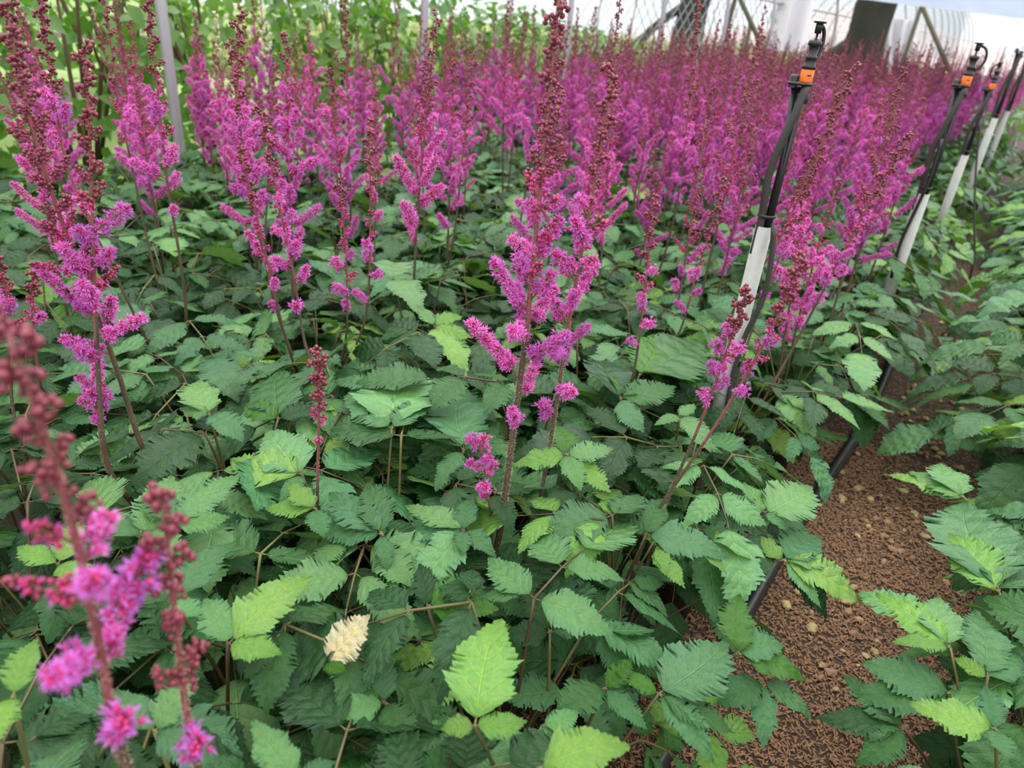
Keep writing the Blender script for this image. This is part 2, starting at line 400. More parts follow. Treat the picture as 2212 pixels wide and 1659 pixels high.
def spike_layout(rg, P, t0, tb, tm, Lmax, n):
    """branches along the stem polyline P; fractions t0 first branch, tb end of full bloom, tm end of opening"""
    d = np.r_[0, np.cumsum(np.linalg.norm(np.diff(P, axis=0), axis=1))]; tot = d[-1]; out = []
    T = np.gradient(P, axis=0); az = rg.uniform(0, 6.28)
    for i in range(n):
        f = (i/(n-1))**.70; t = t0+(1-t0)*f*.995
        p = np.array([np.interp(t*tot, d, P[:, k]) for k in range(3)]); tg = unit(np.array([np.interp(t*tot, d, T[:, k]) for k in range(3)]))
        az += 2.399+rg.uniform(-.35, .35); x, y, _ = frame_of(tg)
        ang = rg.uniform(.65, 1.12)*(1-.10*f)
        dr = unit(tg*math.cos(ang)+(x*math.cos(az)+y*math.sin(az))*math.sin(ang)+UPV*.15)
        o = 1.0 if t < tb else .5 if t < tm else 0.0
        if abs(t-tb) < .05: o = rg.choice((1.0, .5))
        L = max(.013, Lmax*((1-f)**.95)*rg.uniform(.6, 1.1)*(1 if o > .7 else .8)); 
        if f < .12: L *= rg.uniform(.45, .95)
        if o > .7: L = max(L, .026)
        out.append((p, dr, L, o, az))
    return out
def branch_matrix(p, dr, k, roll):
    x, y, t = frame_of(dr); c, s = math.cos(roll), math.sin(roll); X = x*c+y*s; Yv = -x*s+y*c
    return mat4(X*k, Yv*k, t*k, p)
def stem_pack(P, r0, r1, k=7):
    V, Fc = tube(P, np.linspace(r0, r1, len(P)), k); m = np.zeros(len(Fc), int)
    m[:int(len(Fc)*.60)] = 1
    return A().add(V, Fc, m)
SM = [M_STALK, M_STALKG]
def field_spike(seed, h, t0, tb, tm, Lmax, n):
    rg = random.Random(seed); U = rg.uniform
    P = smooth_path([(0, 0, 0), (U(-.015, .015), U(-.015, .015), h*.5), (U(-.03, .03), U(-.03, .03), h)], 12)
    st = stem_pack(P, .0042, .0012, 5).pack(); a = A(); a.join((st[0], st[1], np.where(st[2] == 1, 5, 0), st[3]))
    for p, dr, L, o, az in spike_layout(rg, P, t0, tb, tm, Lmax, n):
        b = pick_branch(L, o, BRL, rg); a.join(b[2], branch_matrix(p, dr, min(1.4, max(.7, L/b[0])), az))
    return mesh('flower_spike', a, PM+[M_STALKG])
FS = [field_spike(40+i, *s) for i, s in enumerate([
    (.72, .42, .72, .80, .125, 25), (.78, .44, .70, .78, .13, 25), (.70, .40, .78, .86, .12, 24), (.84, .45, .66, .75, .13, 28),
    (.66, .45, .80, .88, .11, 21), (.80, .50, .62, .72, .10, 24), (.76, .45, .56, .68, .10, 23), (.88, .50, .60, .70, .115, 28),
    (.74, .40, .84, .92, .135, 26), (.62, .48, .60, .74, .085, 20)])]
print('libraries', sum(len(m.polygons) for m in bpy.data.meshes))

# ------------------------------------------------------------------ pots and plants
def pot_pack():
    V, Fc = lathe([(.0, .003), (.052, .003), (.068, .125), (.073, .125), (.073, .132), (.067, .132), (.064, .118)], 18); return A().add(V, Fc, 0)
POT_ME = mesh('pot', pot_pack(), [M_POT])
def soil_pack():
    a = A(); a.add(*lathe([(.065, .0), (.035, .003), (.0, .005)], 14)[:2], 0)
    base = np.array([(0, -1, 0), (.28, 0, 0), (0, 1, 0), (-.28, 0, 0), (0, 0, .25)], float); Fc = np.array([(0, 1, 4), (1, 2, 4), (2, 3, 4), (3, 0, 4)])
    for i in range(420):
        r = .064*math.sqrt(random.random()); t = R_(0, 6.28); yaw = R_(0, 6.28); s = R_(.004, .006); c, q = math.cos(yaw), math.sin(yaw); b = base*s
        a.add(np.stack([b[:, 0]*c-b[:, 1]*q+r*math.cos(t), b[:, 0]*q+b[:, 1]*c+r*math.sin(t), b[:, 2]+b[:, 1]*R_(-.4, .4)+.006], 1), Fc, 1)
    return a
SOIL_ME = mesh('soil', soil_pack(), [M_SOIL, M_HUSK], False)
class Plant: pass
PLANTS = []
def in_view(p, mx, my0, my1):
    x, y, d = proj(p); return d > .12 and -mx < x < 2212+mx and -my0 < y < 1659+my1
def make_plant(u, v, side):
    p = bed(u, v); pl = Plant(); pl.u, pl.v, pl.p, pl.side = u, v, p, side; pl.rng = math.hypot(p[0], p[1])
    pl.o = ob('potted_astilbe', None, None, Matrix.Translation(p)); pl.o.empty_display_size = .05
    pl.spikes = 0; pl.heroes = []
    PLANTS.append(pl); return pl
for k in range(10):
    for j in range(-3, 36):
        u = j*.285+(k % 2)*.14+R_(-.025, .025); v = .15+.265*k+R_(-.025, .025); p = bed(u, v, .4)
        mx = 260 if math.hypot(p[0], p[1]) < 1.5 else 120
        if p[1] < .22 or not in_view(p, mx, 900, 520): continue
        if u > 8.2: continue
        make_plant(u, v, 'L')
for k in range(6):
    for j in range(-3, 30):
        u = j*.29+(k % 2)*.14+R_(-.03, .03); v = -.43-.26*k+R_(-.025, .025); p = bed(u, v, .3)
        if p[1] < .22 or u > 8 or not in_view(p, 240, 900, 420): continue
        make_plant(u, v, 'R')
print('plants', len(PLANTS), sum(p.side == 'L' for p in PLANTS))
def nearest(p, side=None):
    c = [q for q in PLANTS if side is None or q.side == side]
    return min(c, key=lambda q: (q.p[0]-p[0])**2+(q.p[1]-p[1])**2)

# --- leaves
NEAR, MID = 1.55, 3.2
def add_leaf(pl, i, M, tn, split):
    if split:
        lf = ob('leaf', LV_STALK[i], pl.o, M, tn)
        for Ml, k in LV[i][1]: ob('leaflet', LEAFLET_ME[k], lf, Ml, tn)
    else: ob('leaf', LV_JOIN[i], pl.o, M, tn)
for pl in PLANTS:
    split = pl.rng < 1.30
    n = 19 if pl.rng < NEAR else 14 if pl.rng < MID else 9
    if pl.side == 'R': n = 20 if pl.rng < 2 else 13
    ob('pot', POT_ME, pl.o)
    if pl.rng < 2.4: ob('soil', SOIL_ME, pl.o, Matrix.Translation((0, 0, .116)))
    a0 = R_(0, 6.28)
    for j in range(n):
        i = min(21, int(22*(j+R_(0, .9))/n)); az = a0+j*2.399+R_(-.3, .3)
        if pl.v > 0 and pl.v < .3 and math.cos(az-math.atan2(-E2[1], -E2[0])) > .75 and i > 15 and random.random() < .35: continue
        sc = R_(.85, 1.15)*(1.0 if pl.side == 'L' else 1.05)
        M = Matrix.Translation((R_(-.02, .02), R_(-.02, .02), .118)) @ Matrix.Rotation(az, 4, 'Z') @ Matrix.Rotation(R_(-.14, .14), 4, 'Y') @ Matrix.Diagonal((sc, sc, sc*R_(.9, 1.08), 1))
        q = random.random(); hi = i/21.0
        if pl.side == 'L' and pl.v > .3: tn = 'd' if q < .28 else 'm' if q < .54 else 'k' if q < .74 else 'l' if q < .92 else 'b'
        else: tn = 'd' if q < .24 else 'm' if q < .45 else 'k' if q < .68 else 'l' if q < .86 else 'b'
        tip = pl.p+np.array(M @ Vector((.2, 0, .2)))
        if math.hypot(tip[0], tip[1]) < .34: continue
        tu, tv = bedinv(pl.p+np.array(M @ Vector((.26, 0, .15))))
        if tu < 1.75 and (tv > -.23 if pl.side == 'R' else tv < -.09): continue
        if tu < 3.2 and pl.side == 'R' and tv > -.10: continue
        add_leaf(pl, i, M, tone(tn), split)

# --- hand-placed leaves: junction pixel, height, then leaflets (tip pixel x, y, height offset, tone, width choice)
HL = [
 ((1027, 1548), .44, [(1082, 1306, .03, 'b', 4), (1136, 1545, .0, 'b', 3), (952, 1575, -.01, 'b', 3)], 'L'),
 ((1003, 1130), .40, [(878, 1066, .0, 'l', 3), (1018, 1058, .01, 'k', 1), (1066, 1188, -.01, 'k', 3), (872, 1152, -.01, 'k', 3), (884, 1252, -.02, 'l', 3), (1000, 1195, -.01, 'k', 0)], 'L'),
 ((1226, 966), .45, [(1112, 984, -.01, 'b', 1), (1200, 903, .0, 'g', 3), (1328, 966, .0, 'l', 3), (1322, 1046, -.02, 'b', 4), (1252, 1042, -.01, 'l', 0)], 'L'),
 ((700, 1408), .40, [(798, 1326, .03, 'p', 4), (745, 1440, 0, 'g', 3)], 'L'),
 ((924, 1292), .41, [(1046, 1252, .01, 'g', 3), (1077, 1302, .0, 'g', 1), (905, 1215, .0, 'd', 2)], 'L'),
 ((300, 1139), .42, [(370, 1010, .02, 'l', 4), (395, 1180, .0, 'l', 3), (225, 1100, 0, 'k', 3)], 'L'),
 ((372, 1116), .43, [(510, 994, .02, 'l', 1), (492, 1104, .0, 'l', 0), (330, 1030, .01, 'k', 3)], 'L'),
 ((368, 1282), .41, [(493, 1140, .02, 'k', 1), (440, 1330, 0, 'l', 1), (300, 1240, 0, 'm', 3)], 'L'),
 ((490, 1372), .44, [(664, 1214, .02, 'b', 1), (600, 1400, .0, 'b', 3), (440, 1290, .0, 'l', 3)], 'L'),
 ((640, 1665), .47, [(553, 1548, .02, 'l', 3), (720, 1640, 0, 'k', 1)], 'L'),
 ((1165, 1640), .47, [(1358, 1582, .01, 'b', 4), (1240, 1710, 0, 'b', 3)], 'L'),
 ((1398, 1140), .38, [(1578, 1180, .0, 'k', 1), (1440, 1060, .01, 'm', 3), (1330, 1090, .01, 'm', 3)], 'L'),
 ((1656, 1094), .34, [(1754, 1045, .0, 'l', 4), (1610, 1030, .01, 'l', 3), (1700, 1140, -.02, 'l', 3), (1560, 1070, 0, 'l', 3)], 'L'),
 ((1697, 1197), .30, [(1636, 1146, .01, 'b', 3), (1783, 1136, .0, 'k', 4), (1814, 1197, -.01, 'l', 1), (1880, 1282, -.03, 'b', 1), (1788, 1300, -.03, 'l', 2)], 'L'),
 ((1600, 1398), .33, [(1608, 1274, .03, 'g', 3), (1702, 1384, .0, 'k', 4), (1760, 1452, -.02, 'g', 2)], 'L'),
 ((1652, 1458), .30, [(1657, 1612, -.04, 'k', 2), (1776, 1540, -.03, 'k', 2), (1560, 1505, 0, 'm', 3)], 'L'),
 ((1427, 1483), .33, [(1572, 1380, .01, 'k', 4), (1552, 1634, -.03, 'k', 0), (1600, 1560, -.02, 'm', 1), (1340, 1440, .01, 'g', 3)], 'L'),
 ((2060, 1384), .34, [(1901, 1258, .0, 'b', 1), (2034, 1268, .01, 'l', 3), (1934, 1376, -.01, 'b', 0)], 'R'),
 ((2142, 1448), .34, [(2128, 1288, .01, 'k', 3), (2060, 1420, -.01, 'b', 0), (2212, 1400, .0, 'k', 3)], 'R'),
 ((2166, 1266), .34, [(2046, 1148, .0, 'b', 1), (2050, 1202, -.01, 'b', 0), (2093, 1036, .04, 'k', 1), (2190, 1140, .01, 'k', 3)], 'R'),
 ((2088, 1062), .34, [(1921, 1007, -.02, 'b', 0), (1975, 994, .0, 'l', 3), (2040, 980, .01, 'l', 4), (1990, 1055, -.02, 'l', 0)], 'R'),
 ((2160, 1560), .35, [(1980, 1500, .0, 'b', 1), (2128, 1478, .0, 'k', 0), (2180, 1640, 0, 'k', 3)], 'R'),
 ((2064, 1484), .30, [(1876, 1412, .0, 'k', 3), (1850, 1480, -.02, 'm', 0)], 'R'),
 ((1960, 1560), .27, [(1828, 1440, .0, 'm', 1), (1770, 1530, -.02, 'd', 3), (1860, 1640, -.02, 'm', 3)], 'R'),
 ((1342, 848), .42, [(1318, 744, .02, 'd', 3), (1398, 790, 0, 'g', 0), (1462, 830, .0, 'm', 1), (1395, 920, -.02, 'k', 3)], 'L'),
 ((1382, 800), .43, [(1512, 690, .02, 'm', 1), (1420, 700, .03, 'g', 3)], 'L'),
 ((652, 1010), .42, [(573, 908, .02, 'l', 4), (488, 966, .0, 'b', 1), (600, 1075, -.01, 'k', 3)], 'L'),
 ((680, 1082), .42, [(567, 1084, -.01, 'b', 3), (628, 1030, .01, 'b', 3), (700, 1160, -.02, 'k', 3)], 'L'),
 ((826, 1138), .40, [(708, 1037, .01, 'k', 1), (672, 1130, -.01, 'k', 1), (840, 1222, -.02, 'k', 3), (790, 1040, .01, 'm', 0)], 'L'),
 ((938, 692), .44, [(1006, 776, -.02, 'b', 3), (1016, 716, .0, 'b', 0), (1000, 672, .01, 'b', 3), (905, 650, .02, 'l', 3)], 'L'),
 ((846, 912), .43, [(884, 742, .03, 'l', 4), (735, 830, .0, 'k', 1), (930, 850, .01, 'k', 1)], 'L'),
 ((1002, 960), .40, [(1010, 800, .03, 'k', 1), (915, 830, .01, 'k', 4), (940, 1040, -.02, 'k', 3), (1080, 900, .01, 'm', 3)], 'L'),
 ((600, 890), .42, [(590, 770, .02, 'm', 1), (520, 850, .0, 'g', 3), (690, 870, .0, 'd', 3)], 'L'),
 ((450, 880), .44, [(430, 800, .02, 'l', 4), (385, 870, .0, 'l', 3), (520, 930, 0, 'k', 3)], 'L'),
 ((850, 590), .46, [(862, 530, .01, 'l', 3), (800, 620, -.01, 'k', 3), (905, 640, 0, 'l', 3)], 'L'),
 ((1470, 885), .42, [(1540, 960, -.02, 'l', 3), (1500, 870, .0, 'l', 3), (1420, 905, .0, 'l', 0)], 'L'),
 ((1180, 1180), .36, [(1120, 1270, 0, 'd', 1), (1230, 1300, 0, 'd', 4), (1280, 1160, .01, 'd', 3)], 'L'),
 ((1190, 1350), .35, [(1130, 1240, .01, 'd', 1), (1095, 1360, 0, 'd', 3), (1310, 1330, 0, 'k', 3), (1250, 1260, .01, 'd', 3)], 'L'),
 ((1310, 1470), .33, [(1400, 1560, -.01, 'k', 3), (1365, 1420, .01, 'g', 3), (1200, 1540, 0, 'm', 1)], 'L'),
 ((830, 1500), .38, [(690, 1370, .01, 'g', 3), (720, 1530, 0, 'l', 3), (840, 1410, .01, 'k', 3), (905, 1620, -.02, 'm', 3)], 'L'),
 ((120, 1200), .43, [(180, 1110, .01, 'b', 3), (30, 1165, 0, 'b', 1), (190, 1240, 0, 'b', 3)], 'L'),
 ((20, 1480), .50, [(70, 1370, .01, 'b', 4), (-40, 1620, 0, 'b', 3)], 'L'),
 ((330, 1560), .46, [(420, 1455, .01, 'l', 4), (450, 1600, 0, 'k', 3), (250, 1470, 0, 'k', 3)], 'L'),
]
for (jx, jy), hz, lets, sd in HL:
    J = G(jx, jy, hz); pl = nearest(J, sd); st = np.array([0, 0, .12]); Jl = J-pl.p
    sway = np.array([R_(-.03, .03), R_(-.03, .03), 0])
    paths = [(smooth_path([st, np.array([Jl[0]*.55, Jl[1]*.55, .12*.5+Jl[2]*.42])+sway, Jl+np.array([0, 0, -.012])], 10), .0028, .0019)]
    items = []
    for tx, ty, dz, tk, wk in lets:
        Tl = G(tx, ty, hz+dz)-pl.p; dr = Tl-Jl; L = np.linalg.norm(dr); s = unit(dr)
        b = Jl+np.array([0, 0, -.012])+s*L*.06
        paths.append((np.array([Jl+np.array([0, 0, -.012]), b]), .0013, .001))
        vw = unit(np.array([0, 0, CH])-J); nrm = unit(UPV+.35*vw+np.array([R_(-.2, .2), R_(-.2, .2), 0]))
        x, y, z, L = axes(Tl-b, nrm); L *= 1.0; wd = {0: .85, 1: .95, 2: .8, 3: 1.0, 4: 1.12}[wk]
        items.append((mat4(x*L*wd, y*L, z*L, b), LEAFLET_ME[(wk+R_(0, 7).__int__()) % 7], tone(tk, .10)))
    lf = ob('leaf', mesh('leaf', stalk_pack(paths), [M_PET]), pl.o)
    for M, me, tn in items: ob('leaflet', me, lf, M, tn)

# --- hand-placed flower spikes: pixels from the visible foot to the tip, foot height, bloom limits (as image rows), branch length, count, radius
HS = [
 ([(1068, 1250), (1100, 1000), (1140, 700), (1165, 420), (1190, 180), (1208, -18)], .24, 930, 590, 470, .115, 37, .0064, 'tall'),
 ([(1150, 1150), (1190, 960), (1218, 760), (1252, 560), (1300, 330), (1322, 158)], .28, 930, 540, 450, .085, 25, .0046, 'pair'),
 ([(225, 1045), (212, 800), (202, 618), (198, 371), (190, 206), (183, 111)], .36, 880, 610, 500, .10, 27, .0050, 'l1'),
 ([(312, 1000), (240, 745), (202, 676), (161, 548), (87, 359), (58, 231), (12, 12)], .36, 800, 640, 520, .10, 33, .0052, 'l2'),
 ([(300, 700), (134, 355), (119, 218), (97, 95), (88, -5)], .42, 330, 315, 240, .05, 17, .0036, ''),
 ([(265, 1690), (205, 1330), (160, 1130), (105, 950), (50, 800), (18, 722)], .42, 1600, 1330, 1230, .085, 18, .0058, 'fl'),
 ([(430, 1700), (400, 1540), (378, 1320), (362, 1180), (352, 1075)], .42, 1600, 1659, 1650, .05, 13, .0050, 'fl2'),
 ([(690, 1230), (685, 1050), (690, 900), (686, 772)], .25, 960, 1000, 905, .022, 13, .0032, 'young'),
 ([(752, 715), (748, 560), (735, 395)], .42, 690, 600, 470, .05, 15, .0034, ''),
 ([(795, 690), (800, 520), (800, 330), (796, 272)], .42, 660, 570, 500, .045, 16, .0034, ''),
 ([(655, 750), (643, 635), (590, 379), (565, 243)], .42, 690, 480, 440, .06, 19, .0036, ''),
 ([(600, 690), (560, 507), (511, 247), (515, 38)], .42, 560, 330, 280, .06, 21, .0038, ''),
 ([(612, 720), (585, 594), (545, 430), (520, 330)], .42, 690, 560, 470, .045, 15, .0034, ''),
 ([(402, 645), (380, 500), (359, 392), (335, 140), (317, -8)], .42, 470, 270, 220, .075, 24, .0042, ''),
 ([(317, 515), (290, 380), (264, 268), (238, 90), (225, -8)], .44, 420, 290, 240, .065, 21, .0038, ''),
 ([(983, 506), (995, 380), (1009, 246), (1023, 127)], .43, 470, 360, 330, .055, 18, .0036, ''),
 ([(915, 459), (909, 253), (915, 141)], .43, 390, 330, 300, .045, 15, .0034, ''),
 ([(760, 470), (755, 343), (748, 100), (745, -12)], .43, 400, 230, 190, .075, 23, .0042, ''),
 ([(1370, 815), (1385, 700), (1400, 560), (1412, 438)], .42, 750, 640, 590, .045, 16, .0034, ''),
 ([(1478, 700), (1500, 600), (1535, 500), (1560, 398)], .43, 680, 590, 530, .045, 16, .0034, ''),
 ([(1440, 1080), (1520, 900), (1570, 760), (1612, 630)], .36, 900, 800, 760, .045, 17, .0036, ''),
 ([(1400, 1130), (1540, 930), (1620, 800), (1680, 690), (1728, 570)], .34, 860, 800, 740, .04, 18, .0036, ''),
 ([(1560, 720), (1580, 660), (1692, 519), (1745, 371), (1795, 264), (1842, 150)], .45, 600, 520, 470, .055, 22, .0038, ''),
 ([(1620, 720), (1660, 620), (1715, 474), (1765, 350)], .45, 660, 560, 520, .05, 17, .0034, ''),
 ([(1720, 740), (1753, 676), (1848, 495), (1902, 392), (1960, 300)], .44, 690, 540, 510, .06, 21, .0038, ''),
 ([(1440, 540), (1465, 440), (1485, 260), (1502, 82), (1511, -10)], .44, 470, 300, 260, .07, 23, .0038, ''),
 ([(1530, 480), (1570, 330), (1610, 200), (1640, 110)], .44, 430, 280, 240, .065, 21, .0036, ''),
 ([(1066, 1240), (1058, 1090), (1046, 1010), (1036, 955)], .25, 1085, 0, 0, .024, 8, .0024, ''),
 ([(228, 1030), (215, 940), (205, 840)], .36, 915, 0, 0, .022, 8, .0024, ''),
 ([(20, 870), (30, 740), (12, 600), (-10, 560)], .42, 760, 690, 640, .05, 13, .0036, ''),
 ([(80, 780), (65, 690), (75, 600)], .42, 760, 700, 660, .04, 12, .0034, ''),
]
def tip_on(px, py, B):                   # point on that line of sight, as far off as the foot B
    h = np.array([B[0], B[1]]); rng = np.linalg.norm(h); hd = h/rng; d = ray(px, py); t = rng/(d[0]*hd[0]+d[1]*hd[1]); return np.array([0, 0, CH])+d*t
def hair_pack(P, r0, n, rg):
    a = A(); d = np.r_[0, np.cumsum(np.linalg.norm(np.diff(P, axis=0), axis=1))]; T = np.gradient(P, axis=0); Vs = []; Fs = []
    for i in range(n):
        t = rg.random()*d[-1]; p = np.array([np.interp(t, d, P[:, k]) for k in range(3)]); tg = unit(np.array([np.interp(t, d, T[:, k]) for k in range(3)]))
        x, y, _ = frame_of(tg); th = rg.uniform(0, 6.283); o = x*math.cos(th)+y*math.sin(th); r = r0*(1-.7*t/d[-1])
        w = np.cross(o, tg)*.0002; q = p+o*r*.9; L = rg.uniform(.0012, .0030)
        Vs += [q-w, q+w, q+unit(o+rand_dir(rg)*.3)*L]; Fs.append((3*i, 3*i+1, 3*i+2))
    return a.add(np.array(Vs), np.array(Fs), 0)
for si, (px, zb, y0, yb, ym, Lmax, nb, r0, key) in enumerate(HS):
    rg = random.Random(3000+si)
    if key.startswith('fl'):             # the two close ones: nearer than the foot's height tells
        k = .47 if key == 'fl' else .52; d = ray(*px[0]); B = np.array([0, 0, CH])+d*k
    else: B = G(*px[0], zb)
    pts = [B]+[tip_on(x, y, B) for x, y in px[1:]]
    pl = nearest(B+(np.array([0, 0, 0])), 'L'); pl.spikes += 1; pl.heroes.append(si)
    root = pl.p+np.array([R_(-.025, .025), R_(-.025, .025), .12])
    low = B*.5+root*.5; low[2] = B[2]*.45+.12*.55
    P = smooth_path([root, low]+pts, 26)-pl.p
    # rows of the picture -> fraction along the stem
    ys = np.array([proj(q+pl.p)[1] for q in P]); dd = np.r_[0, np.cumsum(np.linalg.norm(np.diff(P, axis=0), axis=1))]; dd /= dd[-1]
    def frac(row):
        i = len(ys)-1
        while i > 0 and ys[i-1] < row: i -= 1
        return float(dd[i])
    t0, tb, tm = frac(y0), frac(yb), frac(ym)
    sp = ob('flower_spike', mesh('flower_spike', stem_pack(P, r0, .0014, 8), SM), pl.o)
    for p, dr, L, o, az in spike_layout(rg, P, t0, tb, tm, Lmax, nb):
        b = pick_branch(L, o, BR, rg); ob('flower_branch', b[3], sp, branch_matrix(p, dr, min(1.45, max(.75, L/b[0])), az))
    if pl.rng < 1.2 or key: ob('stem_hair', mesh('stem_hair', hair_pack(P, r0, 3600 if key in ('tall', 'pair') else 1300 if key in ('fl', 'fl2') else 600, rg), [M_HAIR]), sp, kind='stuff')

# --- spikes of the field
nsp = 0
for pl in PLANTS:
    if pl.side != 'L' or pl.rng < 1.45: continue
    x, y, d = proj(pl.p+np.array([0, 0, .75]))
    right = x > 1250
    if pl.rng < 1.9: n = random.choice((0, 1, 1, 2)) if not right else random.choice((1, 2, 2))
    elif pl.rng < 2.6: n = random.choice((1, 1, 2, 2)) if not right else random.choice((2, 3, 3))
    else: n = random.choice((1, 2, 2, 3)) if not right else random.choice((3, 4, 5))
    if pl.rng > 4.5: n = max(n, 4)
    if pl.spikes and pl.rng < 2.4: n = max(0, n-1)
    if pl.v < .24 and pl.u > 1.55: n = random.choice((1, 2, 2)) if pl.u < 2.7 else 0
    for j in range(n):
        az = R_(0, 6.28); ln = abs(random.gauss(0, .07)); s = R_(.88, 1.10)
        M = Matrix.Translation((R_(-.06, .06), R_(-.06, .06), .12)) @ Matrix.Rotation(az, 4, 'Z') @ Matrix.Rotation(ln, 4, 'Y') @ Matrix.Rotation(R_(0, 6.28), 4, 'Z') @ Matrix.Diagonal((s, s, s*R_(.93, 1.06), 1))
        ob('flower_spike', FS[random.choice((0, 1, 2, 4, 8, 2, 8, 3, 5)) if pl.rng > 2.6 else random.randrange(10)], pl.o, M); pl.spikes += 1; nsp += 1
print('field spikes', nsp)
# --- labels of the plants
HLAB = {0: 'tallest astilbe in the centre, magenta plumes under a long maroon bud spire', 2: 'left astilbe pair of crossing stems with rich magenta plumes and bud spires',
 3: 'left astilbe leaning left on a brown stem with one low side plume', 4: 'astilbe with thin dark bud spire behind the left magenta pair',
 5: 'out-of-focus astilbe in the bottom left corner, dusty maroon buds', 7: 'young astilbe with one short crimson spike left of the tall centre one',
 8: 'astilbe with short twin crimson spikes over light leaves, left of centre', 9: 'astilbe with slim red bud spike beside the short twin spikes',
 10: 'astilbe with round lilac side plumes low on a leaning stem', 11: 'astilbe whose spire ends in a thick maroon knob', 12: 'short leaning astilbe beside the round lilac side plumes',
 13: 'astilbe on a long bare tan stem with bushy plumes, upper left', 14: 'astilbe with dark bud tower just left of the bare tan stem',
 15: 'astilbe with bead-like bud tip and stubby pink plumes, upper centre', 16: 'narrow astilbe spike with few plumes left of the bead-tipped one',
 17: 'tall bushy astilbe with full pink plumes, upper left of centre', 18: 'small astilbe with pink star-like plumes right of the centre stems',
 19: 'small astilbe spike with paired pink plumes left of the nearest sprinkler', 20: 'astilbe with crimson bud spike in front of the nearest sprinkler pipe',
 21: 'astilbe with slanting red stems at the foot of the nearest sprinkler', 22: 'astilbe with long maroon spire crossing right of the nearest sprinkler', 23: 'astilbe with maroon side spikes close behind the white sprinkler pipe',
 24: 'astilbe leaning right over the path with purple plumes', 25: 'astilbe with the highest thin bud spire right of centre', 26: 'astilbe with loose maroon buds left of the black sprinkler head',
 29: 'astilbe with crimson spikes cut by the left edge', 30: 'small crimson astilbe spike near the left edge'}
used = set()
for pl in PLANTS:
    hs = [h for h in pl.heroes if h in HLAB] if hasattr(pl, 'heroes') else []
    x, y, d = proj(pl.p+np.array([0, 0, .35])); g = None
    if hs: lab = HLAB[hs[0]]
    elif pl.side == 'R':
        lab, g = (('leafy astilbe without flowers at the bottom right, beyond the path', 'leafy pots near right of the path') if pl.rng < 1.25 else
                  ('leafy astilbe without flowers along the right edge of the path', 'leafy pots along the path') if pl.v > -.8 else
                  ('leafy astilbe without flowers deep in the right-hand bed', 'leafy pots deep in the right bed'))
    elif pl.spikes == 0:
        lab, g = (('leafy astilbe without flowers beside the black edge pipe, nearer than the second sprinkler', 'leafy pots beside the near edge pipe') if pl.v < .3 and pl.rng < 2.3 else
                  ('small leafy astilbe without flowers at the bed edge around the far sprinklers', 'leafy pots along the far bed edge') if pl.v < .3 else
                  ('leafy astilbe without flowers along the bottom of the picture', 'leafy pots in front') if y > 1250 else
                  ('leafy astilbe without flowers on the left between the flowering stems', 'leafy pots on the left') if x < 900 else
                  ('leafy astilbe without flowers around the tall centre stems', 'leafy pots in the middle'))
    else:
        row = 'near' if pl.rng < 2.0 else 'mid' if pl.rng < 3.2 else 'far'
        side = 'left' if x < 700 else 'middle' if x < 1350 else 'right'
        T = {'near': {'left': 'purple astilbe just behind the large left flower stems', 'middle': 'purple astilbe just behind the tall centre stems', 'right': 'purple astilbe standing around the nearest sprinkler'},
             'mid': {'left': 'purple astilbe in front of the left hoop post and shrubs', 'middle': 'purple astilbe in the middle of the flower bed', 'right': 'purple astilbe in the dense bed behind the nearest sprinkler'},
             'far': {'left': 'faint purple astilbe against the shrubs at upper left', 'middle': 'faint mauve astilbe at the back edge of the bed, upper centre', 'right': 'faint mauve astilbe in the far dense field at upper right'}}
        cnt = {1: 'single-spiked', 2: 'two-spiked', 3: 'three-spiked', 4: 'four-spiked', 5: 'many-spiked'}[min(5, pl.spikes)]
        lab = cnt+' '+T[row][side]; g = cnt+' '+row+' astilbe of the bed, '+side
    if g is None and lab in used: g = 'same'
    used.add(lab); tag(pl.o, lab, 'potted plant', g)

by = {}
for pl in PLANTS: by.setdefault(pl.o['label'], []).append(pl)
for lab, ps in by.items():              # two or three alike: told apart by their order in the picture
    if 2 <= len(ps) <= 3:
        ps.sort(key=lambda q: proj(q.p+np.array([0, 0, .35]))[0])
        for q, w in zip(ps, ('leftmost', 'rightmost') if len(ps) == 2 else ('leftmost', 'middle', 'rightmost')): q.o['label'] = w+' '+lab

# --- the bed beyond, too far to count
far = tag(ob('distant_astilbe', None), 'blurred mass of mauve astilbe plumes at the far end of the bed', 'flowers', kind='stuff')
for i in range(300):
    u = R_(8.2, 15); v = R_(.1, 2.7); p = bed(u, v, .12); s = R_(.85, 1.15)
    if in_view(p, 60, 900, 0): ob('flower_spike', random.choice(FS), far, Matrix.Translation(p) @ Matrix.Rotation(R_(0, 6.28), 4, 'Z') @ Matrix.Diagonal((s, s, s, 1)))
for i in range(520):
    u = R_(7.5 if i % 2 else 8.2, 15); v = R_(.0, 2.7) if i % 2 == 0 else R_(-2.2, -.4); p = bed(u, v, .12)
    if in_view(p, 60, 900, 0): ob('leaf', random.choice(LV_JOIN), far, Matrix.Translation(p) @ Matrix.Rotation(R_(0, 6.28), 4, 'Z') @ Matrix.Diagonal((1.5, 1.5, 1.3, 1)), tone(random.choice('mkl')))
